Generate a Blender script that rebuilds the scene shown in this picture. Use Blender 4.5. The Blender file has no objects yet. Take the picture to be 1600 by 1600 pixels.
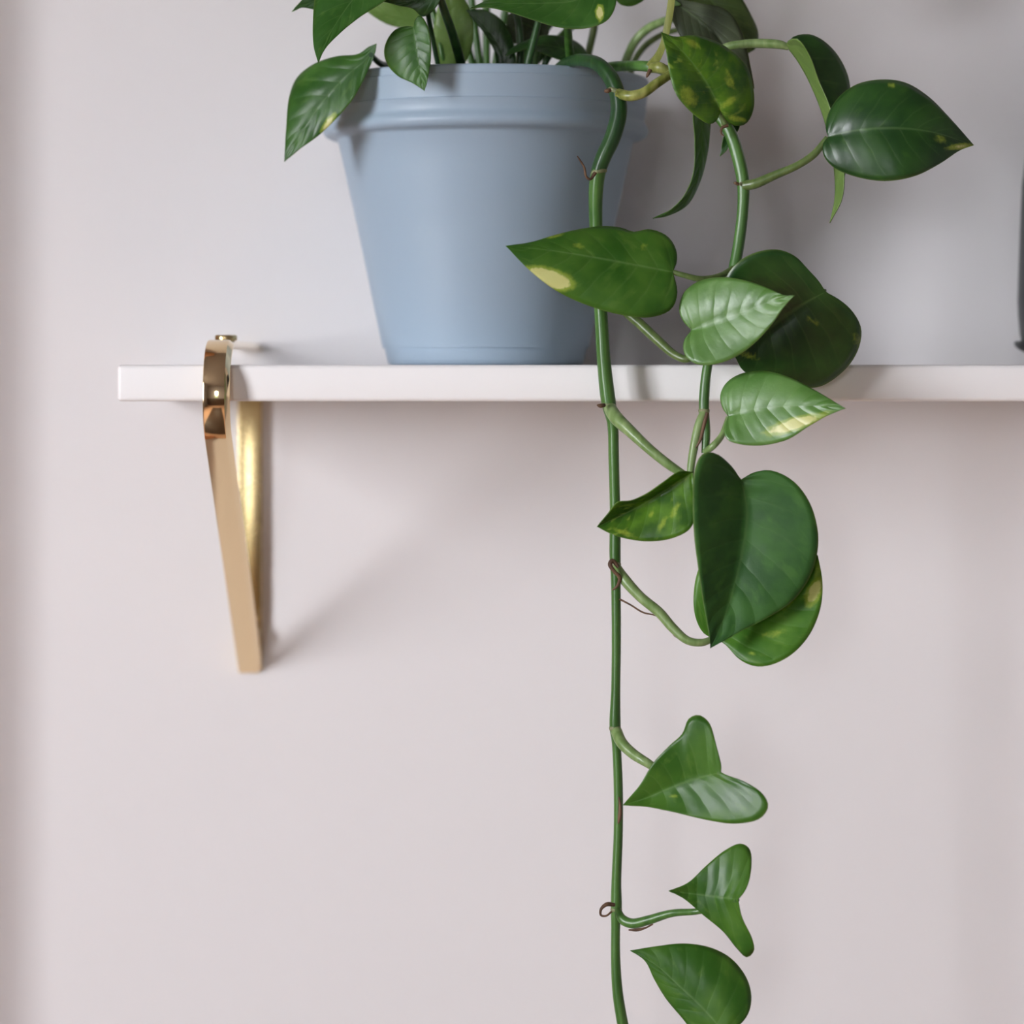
import bpy, bmesh, math, random
from mathutils import Vector, Matrix

random.seed(7)
scene = bpy.context.scene
col = scene.collection

# ------------------------------------------------------------------ camera
F = 4560.0            # focal length in pixels of the 1600 px frame
D = 1.6               # camera distance to the shelf's front edge (Y = 0)
CZ = -0.007           # lens height, shelf top is Z = 0
HX, HY = 800.0, 590.0 # where the level, straight-on view axis meets the frame
cam_d = bpy.data.cameras.new('camera')
cam = bpy.data.objects.new('camera', cam_d)
col.objects.link(cam)
cam.location = (0, -D, CZ)
cam.rotation_euler = (math.pi / 2, 0, 0)
cam_d.sensor_width = 36.0
cam_d.lens = F / 1600.0 * 36.0
cam_d.shift_y = (HY - 800.0) / 1600.0
cam_d.clip_start = 0.05
cam_d.dof.use_dof = True
cam_d.dof.focus_distance = D - 0.028
cam_d.dof.aperture_fstop = 3.8
scene.camera = cam

# ------------------------------------------------------------------ world, exposure
world = bpy.data.worlds.new('world')
scene.world = world
world.use_nodes = True
bg = world.node_tree.nodes['Background']
bg.inputs['Color'].default_value = (0.935, 0.945, 1.0, 1)
bg.inputs['Strength'].default_value = 14.0
vs = scene.view_settings
vs.view_transform = 'Standard'
vs.look = 'None'
vs.gamma = 1.0
vs.use_curve_mapping = False
vs.exposure = 1.46

WALL_Y = 0.20
ROOM = dict(x0=-2.0, x1=2.3, y0=-3.8, z0=-1.35, z1=1.35)
WIN1 = dict(y0=-2.2, y1=-1.35, z0=-0.40, z1=1.0)     # in the left wall
WIN2 = dict(x0=-0.78, x1=-0.40, z0=-0.25, z1=0.60)       # in the wall behind the camera

def portal(name, loc, rot, sx, sy):
    l = bpy.data.lights.new(name, 'AREA')
    l.shape = 'RECTANGLE'; l.size = sx; l.size_y = sy
    l.cycles.is_portal = True
    o = bpy.data.objects.new(name, l); col.objects.link(o)
    o.location = loc; o.rotation_euler = rot
    return o
portal('window_daylight_portal', (ROOM['x0'] - 0.09, (WIN1['y0'] + WIN1['y1']) / 2, (WIN1['z0'] + WIN1['z1']) / 2),
       (0, -math.pi / 2, 0), WIN1['z1'] - WIN1['z0'], WIN1['y1'] - WIN1['y0'])
portal('window_daylight_portal', ((WIN2['x0'] + WIN2['x1']) / 2, ROOM['y0'] - 0.09, (WIN2['z0'] + WIN2['z1']) / 2),
       (math.pi / 2, 0, 0), WIN2['x1'] - WIN2['x0'], WIN2['z1'] - WIN2['z0'])

# ------------------------------------------------------------------ helpers
def at(px, py, Y):
    """photo pixel at depth Y -> world point"""
    d = D + Y
    return Vector(((px - HX) * d / F, Y, CZ + (HY - py) * d / F))

def px2m(r, Y):
    return r * (D + Y) / F

WORLD = {}
def link(name, me, mats, parent=None, origin=None):
    """me is in world coordinates; origin is moved to the mesh centre (or the given point)"""
    o = bpy.data.objects.new(name, me)
    for m in (mats if isinstance(mats, (list, tuple)) else [mats]):
        me.materials.append(m)
    col.objects.link(o)
    if origin is None:
        n = len(me.vertices)
        origin = sum((v.co for v in me.vertices), Vector()) / max(n, 1)
    origin = Vector(origin)
    me.transform(Matrix.Translation(-origin))
    WORLD[o] = origin
    if parent is not None:
        o.parent = parent
        o.location = origin - WORLD[parent]
    else:
        o.location = origin
    return o

def empty(name, loc):
    o = bpy.data.objects.new(name, None); col.objects.link(o)
    o.empty_display_size = 0.02
    o.location = loc; WORLD[o] = Vector(loc)
    return o

def tag(o, label=None, cat=None, kind=None, group=None):
    if label: o['label'] = label
    if cat: o['category'] = cat
    if kind: o['kind'] = kind
    if group: o['group'] = group
    return o

def smooth(me, angle=None):
    for p in me.polygons: p.use_smooth = True
    if angle is not None:
        me.set_sharp_from_angle(angle=math.radians(angle))

def mesh_from_bm(bm, name):
    me = bpy.data.meshes.new(name)
    bm.normal_update()
    bm.to_mesh(me); bm.free()
    return me

def box_bm(bm, x0, x1, y0, y1, z0, z1):
    r = bmesh.ops.create_cube(bm, size=1.0)
    vs_ = r['verts']
    bmesh.ops.scale(bm, vec=(x1 - x0, y1 - y0, z1 - z0), verts=vs_)
    bmesh.ops.translate(bm, vec=((x0 + x1) / 2, (y0 + y1) / 2, (z0 + z1) / 2), verts=vs_)
    return vs_

def box(name, x0, x1, y0, y1, z0, z1, mat, parent=None, bevel=0, origin=None):
    bm = bmesh.new()
    box_bm(bm, x0, x1, y0, y1, z0, z1)
    if bevel:
        bmesh.ops.bevel(bm, geom=list(bm.edges), offset=bevel, segments=3, affect='EDGES', profile=0.5)
    me = mesh_from_bm(bm, name)
    if bevel: smooth(me, 40)
    return link(name, me, mat, parent, origin)

def lathe(name, profile, center, mat, parent=None, seg=96, origin=None, auto=45):
    bm = bmesh.new()
    rings = []
    for (r, z) in profile:
        if r < 1e-6:
            rings.append([bm.verts.new((center[0], center[1], center[2] + z))])
        else:
            rings.append([bm.verts.new((center[0] + r * math.cos(2 * math.pi * i / seg),
                                        center[1] + r * math.sin(2 * math.pi * i / seg), center[2] + z)) for i in range(seg)])
    for a, b in zip(rings[:-1], rings[1:]):
        for i in range(seg):
            j = (i + 1) % seg
            if len(a) == 1 and len(b) == 1: continue
            if len(a) == 1: bm.faces.new((a[0], b[j], b[i]))
            elif len(b) == 1: bm.faces.new((a[i], a[j], b[0]))
            else: bm.faces.new((a[i], a[j], b[j], b[i]))
    bmesh.ops.recalc_face_normals(bm, faces=bm.faces)
    me = mesh_from_bm(bm, name)
    smooth(me, auto)
    return link(name, me, mat, parent, origin)

def catmull(pts, n):
    """resample a polyline of equal-length tuples to n points by arc length, smoothly"""
    P = [Vector(p) for p in pts]
    if len(P) == 2:
        return [P[0].lerp(P[1], i / (n - 1)) for i in range(n)]
    ext = [P[0] * 2 - P[1]] + P + [P[-1] * 2 - P[-2]]
    dense = []
    for i in range(1, len(ext) - 2):
        p0, p1, p2, p3 = ext[i - 1:i + 3]
        t0 = 0.0
        t1 = t0 + max((p1 - p0).length, 1e-6) ** 0.5
        t2 = t1 + max((p2 - p1).length, 1e-6) ** 0.5
        t3 = t2 + max((p3 - p2).length, 1e-6) ** 0.5
        for k in range(16):
            t = t1 + (t2 - t1) * k / 16
            a1 = p0 * ((t1 - t) / (t1 - t0)) + p1 * ((t - t0) / (t1 - t0))
            a2 = p1 * ((t2 - t) / (t2 - t1)) + p2 * ((t - t1) / (t2 - t1))
            a3 = p2 * ((t3 - t) / (t3 - t2)) + p3 * ((t - t2) / (t3 - t2))
            b1 = a1 * ((t2 - t) / (t2 - t0)) + a2 * ((t - t0) / (t2 - t0))
            b2 = a2 * ((t3 - t) / (t3 - t1)) + a3 * ((t - t1) / (t3 - t1))
            dense.append(b1 * ((t2 - t) / (t2 - t1)) + b2 * ((t - t1) / (t2 - t1)))
    dense.append(P[-1])
    L = [0.0]
    for a, b in zip(dense[:-1], dense[1:]): L.append(L[-1] + (b - a).length)
    out = []; k = 0
    for i in range(n):
        s = L[-1] * i / (n - 1)
        while k < len(L) - 2 and L[k + 1] < s: k += 1
        f = (s - L[k]) / max(L[k + 1] - L[k], 1e-9)
        out.append(dense[k].lerp(dense[k + 1], min(max(f, 0), 1)))
    return out

def tube_mesh(name, pts, seg=12, n=None, ridge=0.0, twist=0.0):
    """pts: (px, py, Y, radius in px)"""
    P = []
    for (x, y, Y, r) in pts:
        w = at(x, y, Y)
        P.append((w.x, w.y, w.z, px2m(r, Y)))
    # position spline on 3D, radius interpolated alongside (scaled so it hardly moves the arc length)
    n = n or max(6, len(pts) * 6)
    R = catmull([Vector(p) for p in P], n)
    C = [Vector(r[:3]) for r in R]
    T = [(C[min(i + 1, n - 1)] - C[max(i - 1, 0)]).normalized() for i in range(n)]
    nrm = T[0].orthogonal().normalized()
    bm = bmesh.new(); rings = []
    for i in range(n):
        nrm = (nrm - T[i] * nrm.dot(T[i])).normalized()
        b = T[i].cross(nrm)
        ring = []
        for k in range(seg):
            a = 2 * math.pi * k / seg
            rr = R[i][3] * (1 + ridge * math.cos(4 * a + twist * i))
            ring.append(bm.verts.new(C[i] + (nrm * math.cos(a) + b * math.sin(a)) * rr))
        rings.append(ring)
    for a, b in zip(rings[:-1], rings[1:]):
        for k in range(seg):
            j = (k + 1) % seg
            bm.faces.new((a[k], a[j], b[j], b[k]))
    bm.faces.new(list(reversed(rings[0]))); bm.faces.new(rings[-1])
    bmesh.ops.recalc_face_normals(bm, faces=bm.faces)
    me = mesh_from_bm(bm, name)
    smooth(me, 60)
    return me

def tube(name, pts, mat, parent=None, **k):
    return link(name, tube_mesh(name, pts, **k), mat, parent)

# ------------------------------------------------------------------ materials
def new_mat(name):
    m = bpy.data.materials.new(name); m.use_nodes = True
    nt = m.node_tree
    return m, nt, nt.nodes['Principled BSDF']

def node(nt, t, **kw):
    n = nt.nodes.new(t)
    for k, v in kw.items(): setattr(n, k, v)
    return n

def paint(name, rgb, rough=0.6, noise=0.03, scale=6.0, bump=0.02, bscale=400.0, spec=0.3):
    m, nt, p = new_mat(name)
    tc = node(nt, 'ShaderNodeTexCoord')
    nz = node(nt, 'ShaderNodeTexNoise'); nz.inputs['Scale'].default_value = scale; nz.inputs['Detail'].default_value = 4
    nt.links.new(tc.outputs['Object'], nz.inputs['Vector'])
    mx = node(nt, 'ShaderNodeMix', data_type='RGBA')
    mx.inputs[6].default_value = (*[c * (1 - noise) for c in rgb], 1)
    mx.inputs[7].default_value = (*[min(1, c * (1 + noise)) for c in rgb], 1)
    nt.links.new(nz.outputs['Fac'], mx.inputs[0])
    nt.links.new(mx.outputs[2], p.inputs['Base Color'])
    n2 = node(nt, 'ShaderNodeTexNoise'); n2.inputs['Scale'].default_value = bscale; n2.inputs['Detail'].default_value = 2
    nt.links.new(tc.outputs['Object'], n2.inputs['Vector'])
    b = node(nt, 'ShaderNodeBump'); b.inputs['Strength'].default_value = bump; b.inputs['Distance'].default_value = 0.001
    nt.links.new(n2.outputs['Fac'], b.inputs['Height']); nt.links.new(b.outputs['Normal'], p.inputs['Normal'])
    p.inputs['Roughness'].default_value = rough
    p.inputs['Specular IOR Level'].default_value = spec
    return m

def metal(name, rgb, rough):
    m, nt, p = new_mat(name)
    p.inputs['Base Color'].default_value = (*rgb, 1)
    p.inputs['Metallic'].default_value = 1.0
    tc = node(nt, 'ShaderNodeTexCoord')
    nz = node(nt, 'ShaderNodeTexNoise'); nz.inputs['Scale'].default_value = 90; nz.inputs['Detail'].default_value = 3
    nt.links.new(tc.outputs['Object'], nz.inputs['Vector'])
    mr = node(nt, 'ShaderNodeMapRange')
    mr.inputs['To Min'].default_value = rough * 0.8; mr.inputs['To Max'].default_value = rough * 1.25
    nt.links.new(nz.outputs['Fac'], mr.inputs['Value']); nt.links.new(mr.outputs['Result'], p.inputs['Roughness'])
    return m

def wood(name, a, b):
    m, nt, p = new_mat(name)
    tc = node(nt, 'ShaderNodeTexCoord')
    mp = node(nt, 'ShaderNodeMapping'); mp.inputs['Scale'].default_value = (6, 0.6, 1)
    nt.links.new(tc.outputs['Object'], mp.inputs['Vector'])
    nz = node(nt, 'ShaderNodeTexNoise'); nz.inputs['Scale'].default_value = 5; nz.inputs['Detail'].default_value = 6
    nt.links.new(mp.outputs['Vector'], nz.inputs['Vector'])
    mx = node(nt, 'ShaderNodeMix', data_type='RGBA')
    mx.inputs[6].default_value = (*a, 1); mx.inputs[7].default_value = (*b, 1)
    nt.links.new(nz.outputs['Fac'], mx.inputs[0]); nt.links.new(mx.outputs[2], p.inputs['Base Color'])
    p.inputs['Roughness'].default_value = 0.5
    return m

def leaf_mat(name, base, second, cream=(0.62, 0.61, 0.27), spec=0.5, fleck=(0.30, 0.40, 0.05), streak=0.25, streak_col=(0.22, 0.34, 0.05), rough=0.3, vein=0.25, trans=0.14, mott=5.0, bump=0.35, coat=0.0):
    """UV: u = 0..1 across (0.5 = midrib), v = 0..1 from the stalk to the tip; 'blotch' = painted variegation"""
    m, nt, p = new_mat(name)
    L = nt.links.new
    uv = node(nt, 'ShaderNodeUVMap', uv_map='UVMap')
    sep = node(nt, 'ShaderNodeSeparateXYZ'); L(uv.outputs['UV'], sep.inputs[0])
    def M(op, a, b=None, clamp=False):
        n = node(nt, 'ShaderNodeMath', operation=op); n.use_clamp = clamp
        for i, v in enumerate((a, b)):
            if v is None: continue
            if isinstance(v, (int, float)): n.inputs[i].default_value = v
            else: L(v, n.inputs[i])
        return n.outputs[0]
    def MR(v, a, b, c=0.0, d=1.0):
        n = node(nt, 'ShaderNodeMapRange'); n.interpolation_type = 'SMOOTHSTEP'
        L(v, n.inputs['Value'])
        n.inputs['From Min'].default_value = a; n.inputs['From Max'].default_value = b
        n.inputs['To Min'].default_value = c; n.inputs['To Max'].default_value = d
        return n.outputs['Result']
    def NZ(vec, scale, detail=3, rough_=0.5):
        n = node(nt, 'ShaderNodeTexNoise'); n.inputs['Scale'].default_value = scale; n.inputs['Detail'].default_value = detail
        n.inputs['Roughness'].default_value = rough_
        L(vec, n.inputs['Vector']); return n.outputs['Fac']
    def MIX(f, a, b):
        n = node(nt, 'ShaderNodeMix', data_type='RGBA')
        L(f, n.inputs[0])
        for i, v in ((6, a), (7, b)):
            if isinstance(v, tuple): n.inputs[i].default_value = (*v, 1)
            else: L(v, n.inputs[i])
        return n.outputs[2]
    oi = node(nt, 'ShaderNodeObjectInfo')
    tc = node(nt, 'ShaderNodeTexCoord')
    off = node(nt, 'ShaderNodeVectorMath', operation='ADD')
    comb = node(nt, 'ShaderNodeCombineXYZ')
    L(M('MULTIPLY', oi.outputs['Random'], 37.0), comb.inputs[0])
    L(tc.outputs['Object'], off.inputs[0]); L(comb.outputs[0], off.inputs[1])
    obj = off.outputs[0]
    au = M('MULTIPLY', M('ABSOLUTE', M('SUBTRACT', sep.outputs[0], 0.5)), 2.0)     # 0 midrib .. 1 margin
    # lateral veins: repeat along v, bending forward with u
    vv = M('ADD', M('MULTIPLY', sep.outputs[1], 8.0), M('MULTIPLY', au, -1.3))
    vv = M('ADD', vv, M('MULTIPLY', NZ(obj, 40, 2), 0.5))
    wv = M('ABSOLUTE', M('SINE', M('MULTIPLY', vv, math.pi)))                       # 0 on a vein
    veins = M('MULTIPLY', MR(wv, 0.0, 0.30, 1.0, 0.0), MR(au, 0.5, 1.0, 1.0, 0.0))
    midrib = MR(au, 0.0, 0.045, 1.0, 0.0)
    # streaky mottling that follows the veins
    sv = node(nt, 'ShaderNodeCombineXYZ')
    L(M('MULTIPLY', vv, 1.6), sv.inputs[0]); L(M('MULTIPLY', sep.outputs[0], 5.0), sv.inputs[1]); L(M('MULTIPLY', oi.outputs['Random'], 50.0), sv.inputs[2])
    st = NZ(sv.outputs[0], 1.0, 3)
    big = NZ(obj, mott * 9, 3)
    c = MIX(MR(big, 0.35, 0.68), base, second)
    c = MIX(M('MULTIPLY', MR(st, 0.56, 0.74), streak), c, streak_col)
    c = MIX(M('MULTIPLY', M('MAXIMUM', midrib, M('MULTIPLY', veins, 0.3)), vein), c, (0.20, 0.34, 0.12))
    at_ = node(nt, 'ShaderNodeAttribute', attribute_name='blotch')
    br = M('ADD', at_.outputs['Fac'], M('MULTIPLY', M('SUBTRACT', NZ(obj, 260, 5, 0.7), 0.5), 0.55))
    c = MIX(MR(br, 0.12, 0.48, 0.0, 0.85), c, fleck)
    c = MIX(MR(br, 0.48, 0.66), c, cream)
    c = MIX(MR(au, 0.965, 1.0, 0.0, 0.5), c, (0.16, 0.24, 0.06))
    L(c, p.inputs['Base Color'])
    fine = NZ(obj, 900, 3, 0.6)
    h = M('ADD', M('MULTIPLY', wv, 0.55), M('MULTIPLY', fine, 0.10))
    h = M('ADD', h, M('MULTIPLY', NZ(obj, 120, 2), 0.35))
    bp = node(nt, 'ShaderNodeBump'); bp.inputs['Strength'].default_value = bump; bp.inputs['Distance'].default_value = 0.0012
    L(h, bp.inputs['Height']); L(bp.outputs['Normal'], p.inputs['Normal'])
    L(MR(big, 0.2, 0.8, rough * 0.85, rough * 1.25), p.inputs['Roughness'])
    p.inputs['Specular IOR Level'].default_value = spec
    p.inputs['Coat Weight'].default_value = coat
    p.inputs['Coat Roughness'].default_value = 0.25
    tr = node(nt, 'ShaderNodeBsdfTranslucent')
    tcol = node(nt, 'ShaderNodeMix', data_type='RGBA', blend_type='MULTIPLY'); tcol.inputs[0].default_value = 1.0
    L(c, tcol.inputs[6]); tcol.inputs[7].default_value = (2.2, 2.6, 1.0, 1)
    L(tcol.outputs[2], tr.inputs['Color'])
    ms = node(nt, 'ShaderNodeMixShader'); ms.inputs[0].default_value = trans
    L(p.outputs[0], ms.inputs[1]); L(tr.outputs[0], ms.inputs[2])
    L(ms.outputs[0], nt.nodes['Material Output'].inputs['Surface'])
    return m

def stem_mat(name, base, second, scale=60.0, rough=0.35):
    m, nt, p = new_mat(name)
    tc = node(nt, 'ShaderNodeTexCoord')
    mp = node(nt, 'ShaderNodeMapping'); mp.inputs['Scale'].default_value = (4, 4, 0.35)
    nt.links.new(tc.outputs['Object'], mp.inputs['Vector'])
    nz = node(nt, 'ShaderNodeTexNoise'); nz.inputs['Scale'].default_value = scale; nz.inputs['Detail'].default_value = 4
    nt.links.new(mp.outputs['Vector'], nz.inputs['Vector'])
    cr = node(nt, 'ShaderNodeValToRGB')
    cr.color_ramp.elements[0].position = 0.35; cr.color_ramp.elements[0].color = (*base, 1)
    cr.color_ramp.elements[1].position = 0.7; cr.color_ramp.elements[1].color = (*second, 1)
    nt.links.new(nz.outputs['Fac'], cr.inputs['Fac']); nt.links.new(cr.outputs['Color'], p.inputs['Base Color'])
    b = node(nt, 'ShaderNodeBump'); b.inputs['Strength'].default_value = 0.25; b.inputs['Distance'].default_value = 0.0006
    nt.links.new(nz.outputs['Fac'], b.inputs['Height']); nt.links.new(b.outputs['Normal'], p.inputs['Normal'])
    p.inputs['Roughness'].default_value = rough
    return m

M_wall = paint('wall_paint_white', (0.80, 0.785, 0.79), 0.75, 0.012, 3.0, 0.05, 350, 0.2)
M_room = paint('room_paint_grey', (0.36, 0.34, 0.34), 0.8, 0.01, 3.0, 0.03, 300, 0.2)
M_added_pier = paint('added_pier_warm', (0.85, 0.44, 0.25), 0.8, 0.02, 3.0, 0.03, 300, 0.2)  # warm tint of the added pier, meant to warm its bounce light
M_floor = wood('oak_floorboards', (0.66, 0.39, 0.24), (0.76, 0.49, 0.33))
M_lawn = paint('paving_grey', (0.30, 0.29, 0.27), 0.9, 0.4, 4.0, 0.1, 40)
M_added_dark = wood('added_dark_wood', (0.05, 0.028, 0.015), (0.09, 0.05, 0.028))  # for the unseen dark objects added to reflect in the brass
M_hedge = paint('hedge_green', (0.05, 0.14, 0.03), 0.9, 0.5, 9.0, 0.6, 30)
M_frame = paint('window_frame_white', (0.8, 0.8, 0.8), 0.4, 0.01)
M_shelf = paint('shelf_satin_white', (0.86, 0.845, 0.84), 0.38, 0.012, 14.0, 0.02, 500, 0.4)
M_pot = paint('pot_matte_blue', (0.325, 0.42, 0.515), 0.42, 0.03, 14.0, 0.02, 700, 0.4)
M_soil = paint('potting_soil', (0.03, 0.02, 0.014), 0.95, 0.5, 60.0, 0.8, 160, 0.1)
M_brass = metal('polished_brass', (0.86, 0.66, 0.40), 0.09)
M_brass2 = metal('brass_plate', (0.60, 0.47, 0.24), 0.26)
M_black = paint('black_metal', (0.012, 0.016, 0.022), 0.35, 0.1)

DARK = leaf_mat('leaf_dark_green', (0.010, 0.050, 0.008), (0.024, 0.085, 0.012), streak=0.35, streak_col=(0.05, 0.13, 0.018), rough=0.34, vein=0.22, trans=0.10, bump=0.25)
MID = leaf_mat('leaf_mid_green', (0.026, 0.098, 0.012), (0.055, 0.155, 0.024), streak=0.45, streak_col=(0.10, 0.21, 0.04), rough=0.36, vein=0.25, spec=0.36)
BRIGHT = leaf_mat('leaf_bright_variegated', (0.030, 0.105, 0.008), (0.10, 0.235, 0.012), streak=0.85, streak_col=(0.24, 0.36, 0.05), rough=0.34, vein=0.3, trans=0.2, mott=8, fleck=(0.36, 0.46, 0.05))
YOUNG = leaf_mat('leaf_young_green', (0.085, 0.215, 0.035), (0.13, 0.28, 0.06), streak=0.5, streak_col=(0.20, 0.36, 0.12), rough=0.40, vein=0.35, trans=0.18, bump=0.55, spec=0.9)
FRESH = leaf_mat('leaf_fresh_green', (0.032, 0.115, 0.010), (0.068, 0.175, 0.018), streak=0.4, streak_col=(0.12, 0.24, 0.04), rough=0.38, vein=0.3, trans=0.18, spec=0.38)
PALE = leaf_mat('leaf_pale_green', (0.16, 0.27, 0.06), (0.22, 0.34, 0.09), streak=0.4, streak_col=(0.30, 0.42, 0.14), rough=0.4, vein=0.3, trans=0.25)
UNDER = leaf_mat('leaf_underside', (0.13, 0.25, 0.075), (0.17, 0.31, 0.10), streak=0.3, streak_col=(0.24, 0.38, 0.14), rough=0.5, vein=0.5, trans=0.14, bump=0.25)
GREYU = leaf_mat('leaf_grey_underside', (0.040, 0.058, 0.026), (0.065, 0.085, 0.042), streak=0.2, streak_col=(0.09, 0.12, 0.06), rough=0.55, vein=0.3, trans=0.10)
M_stem_dark = stem_mat('vine_bark_dark_green', (0.011, 0.048, 0.012), (0.026, 0.085, 0.018))
M_stem = stem_mat('vine_bark_green', (0.038, 0.115, 0.018), (0.085, 0.20, 0.04))
M_pet = stem_mat('petiole_green', (0.13, 0.22, 0.06), (0.25, 0.35, 0.14))
M_petd = stem_mat('petiole_olive', (0.07, 0.12, 0.03), (0.14, 0.20, 0.06))
M_sheath = stem_mat('petiole_sheath_yellow', (0.14, 0.17, 0.025), (0.33, 0.35, 0.10))
M_dry = stem_mat('dry_brown_sheath', (0.06, 0.028, 0.015), (0.17, 0.095, 0.05), rough=0.7)
M_node = stem_mat('node_scar', (0.14, 0.17, 0.07), (0.26, 0.27, 0.14), rough=0.6)

# ------------------------------------------------------------------ the room
R_ = ROOM
T = 0.12
def struct(o): return tag(o, kind='structure')
struct(box('wall_back', R_['x0'], R_['x1'], WALL_Y, WALL_Y + T, R_['z0'], R_['z1'], M_wall))
struct(box('floor', R_['x0'] - T, R_['x1'] + T, R_['y0'] - T, WALL_Y + T, R_['z0'] - T, R_['z0'], M_floor))
struct(box('ceiling', R_['x0'] - T, R_['x1'] + T, R_['y0'] - T, WALL_Y + T, R_['z1'], R_['z1'] + T, M_room))
struct(box('wall_right', R_['x1'], R_['x1'] + T, R_['y0'], WALL_Y + T, R_['z0'], R_['z1'], M_room))
bm = bmesh.new()                                   # left wall with its window opening
w = WIN1
box_bm(bm, R_['x0'] - T, R_['x0'], R_['y0'], w['y0'], R_['z0'], R_['z1'])
box_bm(bm, R_['x0'] - T, R_['x0'], w['y1'], WALL_Y + T, R_['z0'], R_['z1'])
box_bm(bm, R_['x0'] - T, R_['x0'], w['y0'], w['y1'], R_['z0'], w['z0'])
box_bm(bm, R_['x0'] - T, R_['x0'], w['y0'], w['y1'], w['z1'], R_['z1'])
struct(link('wall_left', mesh_from_bm(bm, 'wall_left'), M_room))
bm = bmesh.new()                                   # wall behind the camera with its window opening
w = WIN2
box_bm(bm, R_['x0'], w['x0'], R_['y0'] - T, R_['y0'], R_['z0'], R_['z1'])
box_bm(bm, w['x1'], R_['x1'], R_['y0'] - T, R_['y0'], R_['z0'], R_['z1'])
box_bm(bm, w['x0'], w['x1'], R_['y0'] - T, R_['y0'], R_['z0'], w['z0'])
box_bm(bm, w['x0'], w['x1'], R_['y0'] - T, R_['y0'], w['z1'], R_['z1'])
struct(link('wall_front', mesh_from_bm(bm, 'wall_front'), M_room))
bm = bmesh.new(); w = WIN1; x = R_['x0'] - 0.06
for (a, b, c, d) in ((w['y0'], w['y1'], w['z0'], w['z0'] + .05), (w['y0'], w['y1'], w['z1'] - .05, w['z1']),
                     (w['y0'], w['y0'] + .05, w['z0'], w['z1']), (w['y1'] - .05, w['y1'], w['z0'], w['z1']),
                     ((w['y0'] + w['y1']) / 2 - .02, (w['y0'] + w['y1']) / 2 + .02, w['z0'], w['z1'])):
    box_bm(bm, x, x + .05, a, b, c, d)
struct(link('window_1', mesh_from_bm(bm, 'window_1'), M_frame))
bm = bmesh.new(); w = WIN2; y = R_['y0'] - 0.06
for (a, b, c, d) in ((w['x0'], w['x1'], w['z0'], w['z0'] + .05), (w['x0'], w['x1'], w['z1'] - .05, w['z1']),
                     (w['x0'], w['x0'] + .05, w['z0'], w['z1']), (w['x1'] - .05, w['x1'], w['z0'], w['z1']),
                     ((w['x0'] + w['x1']) / 2 - .02, (w['x0'] + w['x1']) / 2 + .02, w['z0'], w['z1'])):
    box_bm(bm, a, b, y, y + .05, c, d)
struct(link('window_2', mesh_from_bm(bm, 'window_2'), M_frame))
struct(box('added_block_1', -0.60, -0.435, WALL_Y - 0.140, WALL_Y, R_['z0'], R_['z1'], M_added_pier))   # unseen pier, added to shade the wall's left edge and bounce warm light
struct(box('added_block_2', R_['x0'], R_['x1'], R_['y0'], R_['y0'] + 0.03, R_['z0'], -0.40, M_added_dark))     # unseen panel behind the camera, added as a dark reflection for the brass
struct(box('added_dark_rug', -0.95, 0.05, -2.9, -0.08, R_['z0'], R_['z0'] + 0.01, M_added_dark))  # unseen rug, added so the strap's nose reflects something dark
struct(box('hedge', -2.5, 3.0, -8.0, -7.2, R_['z0'] - 0.5, 0.10, M_hedge))
struct(box('ground', -14, 14, -16, 8, R_['z0'] - 0.55, R_['z0'] - 0.5, M_lawn))

# ------------------------------------------------------------------ the shelf
SX0 = at(183, 590, 0).x
shelf = box('wall_shelf', SX0, 0.80, 0.0, WALL_Y, -0.0200, 0.0, M_shelf, bevel=0.0022, origin=(0.29, 0.1, -0.02))
tag(shelf, 'long white painted board shelf fixed to the pale wall', 'shelf')

# ------------------------------------------------------------------ the brass bracket
BX = -0.1612; BW = 0.0146; BT = 0.0050
bracket = empty('shelf_bracket', (BX, 0.1, -0.19))
tag(bracket, 'polished brass strap bracket looping around the front of the white shelf', 'bracket')
Rb = 0.031 - BT / 2; Yc, Zc = 0.0185, -0.0170
ang_d = math.radians(36.6)
path = [(WALL_Y, Zc + Rb), (0.15, Zc + Rb), (0.10, Zc + Rb), (0.06, Zc + Rb)]
nb = 40
for i in range(nb + 1):
    a = math.pi / 2 + (math.pi - ang_d) * i / nb       # sweep over the nose and back under
    path.append((Yc + Rb * math.cos(a), Zc + Rb * math.sin(a)))
y1, z1 = path[-1]
for f in (0.25, 0.5, 0.75, 1.0):
    l = (WALL_Y - 0.0005 - y1) * f
    path.append((y1 + l, z1 - l * math.tan(ang_d)))
# section: (x offset, offset along the outward normal)
h, t2 = BW / 2, BT / 2
sec = [(-h, -t2 + .0005), (-h, t2 - .0009), (-h + .0003, t2 - .0003), (-h + .0009, t2), (h - .0030, t2), (h - .0026, t2 - .0001),
       (h - .0002, t2 - .0024), (h, t2 - .0028), (h, -t2 + .0005), (h - .0005, -t2), (-h + .0005, -t2)]
bm = bmesh.new(); rings = []
for i, (y, z) in enumerate(path):
    a = path[max(i - 1, 0)]; b = path[min(i + 1, len(path) - 1)]
    tv = Vector((0, b[0] - a[0], b[1] - a[1])).normalized()
    nv = Vector((0, tv.z, -tv.y))                       # outward (up on the top run, front on the nose)
    if i == 0: nv = Vector((0, 0, 1))
    rings.append([bm.verts.new(Vector((BX + sx, y, z)) + nv * sn) for sx, sn in sec])
for v in rings[-1]: v.co.y = min(v.co.y, WALL_Y)
for a, b in zip(rings[:-1], rings[1:]):
    for k in range(len(sec)):
        j = (k + 1) % len(sec)
        bm.faces.new((a[k], a[j], b[j], b[k]))
bm.faces.new(rings[0]); bm.faces.new(rings[-1])
bmesh.ops.recalc_face_normals(bm, faces=bm.faces)
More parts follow.
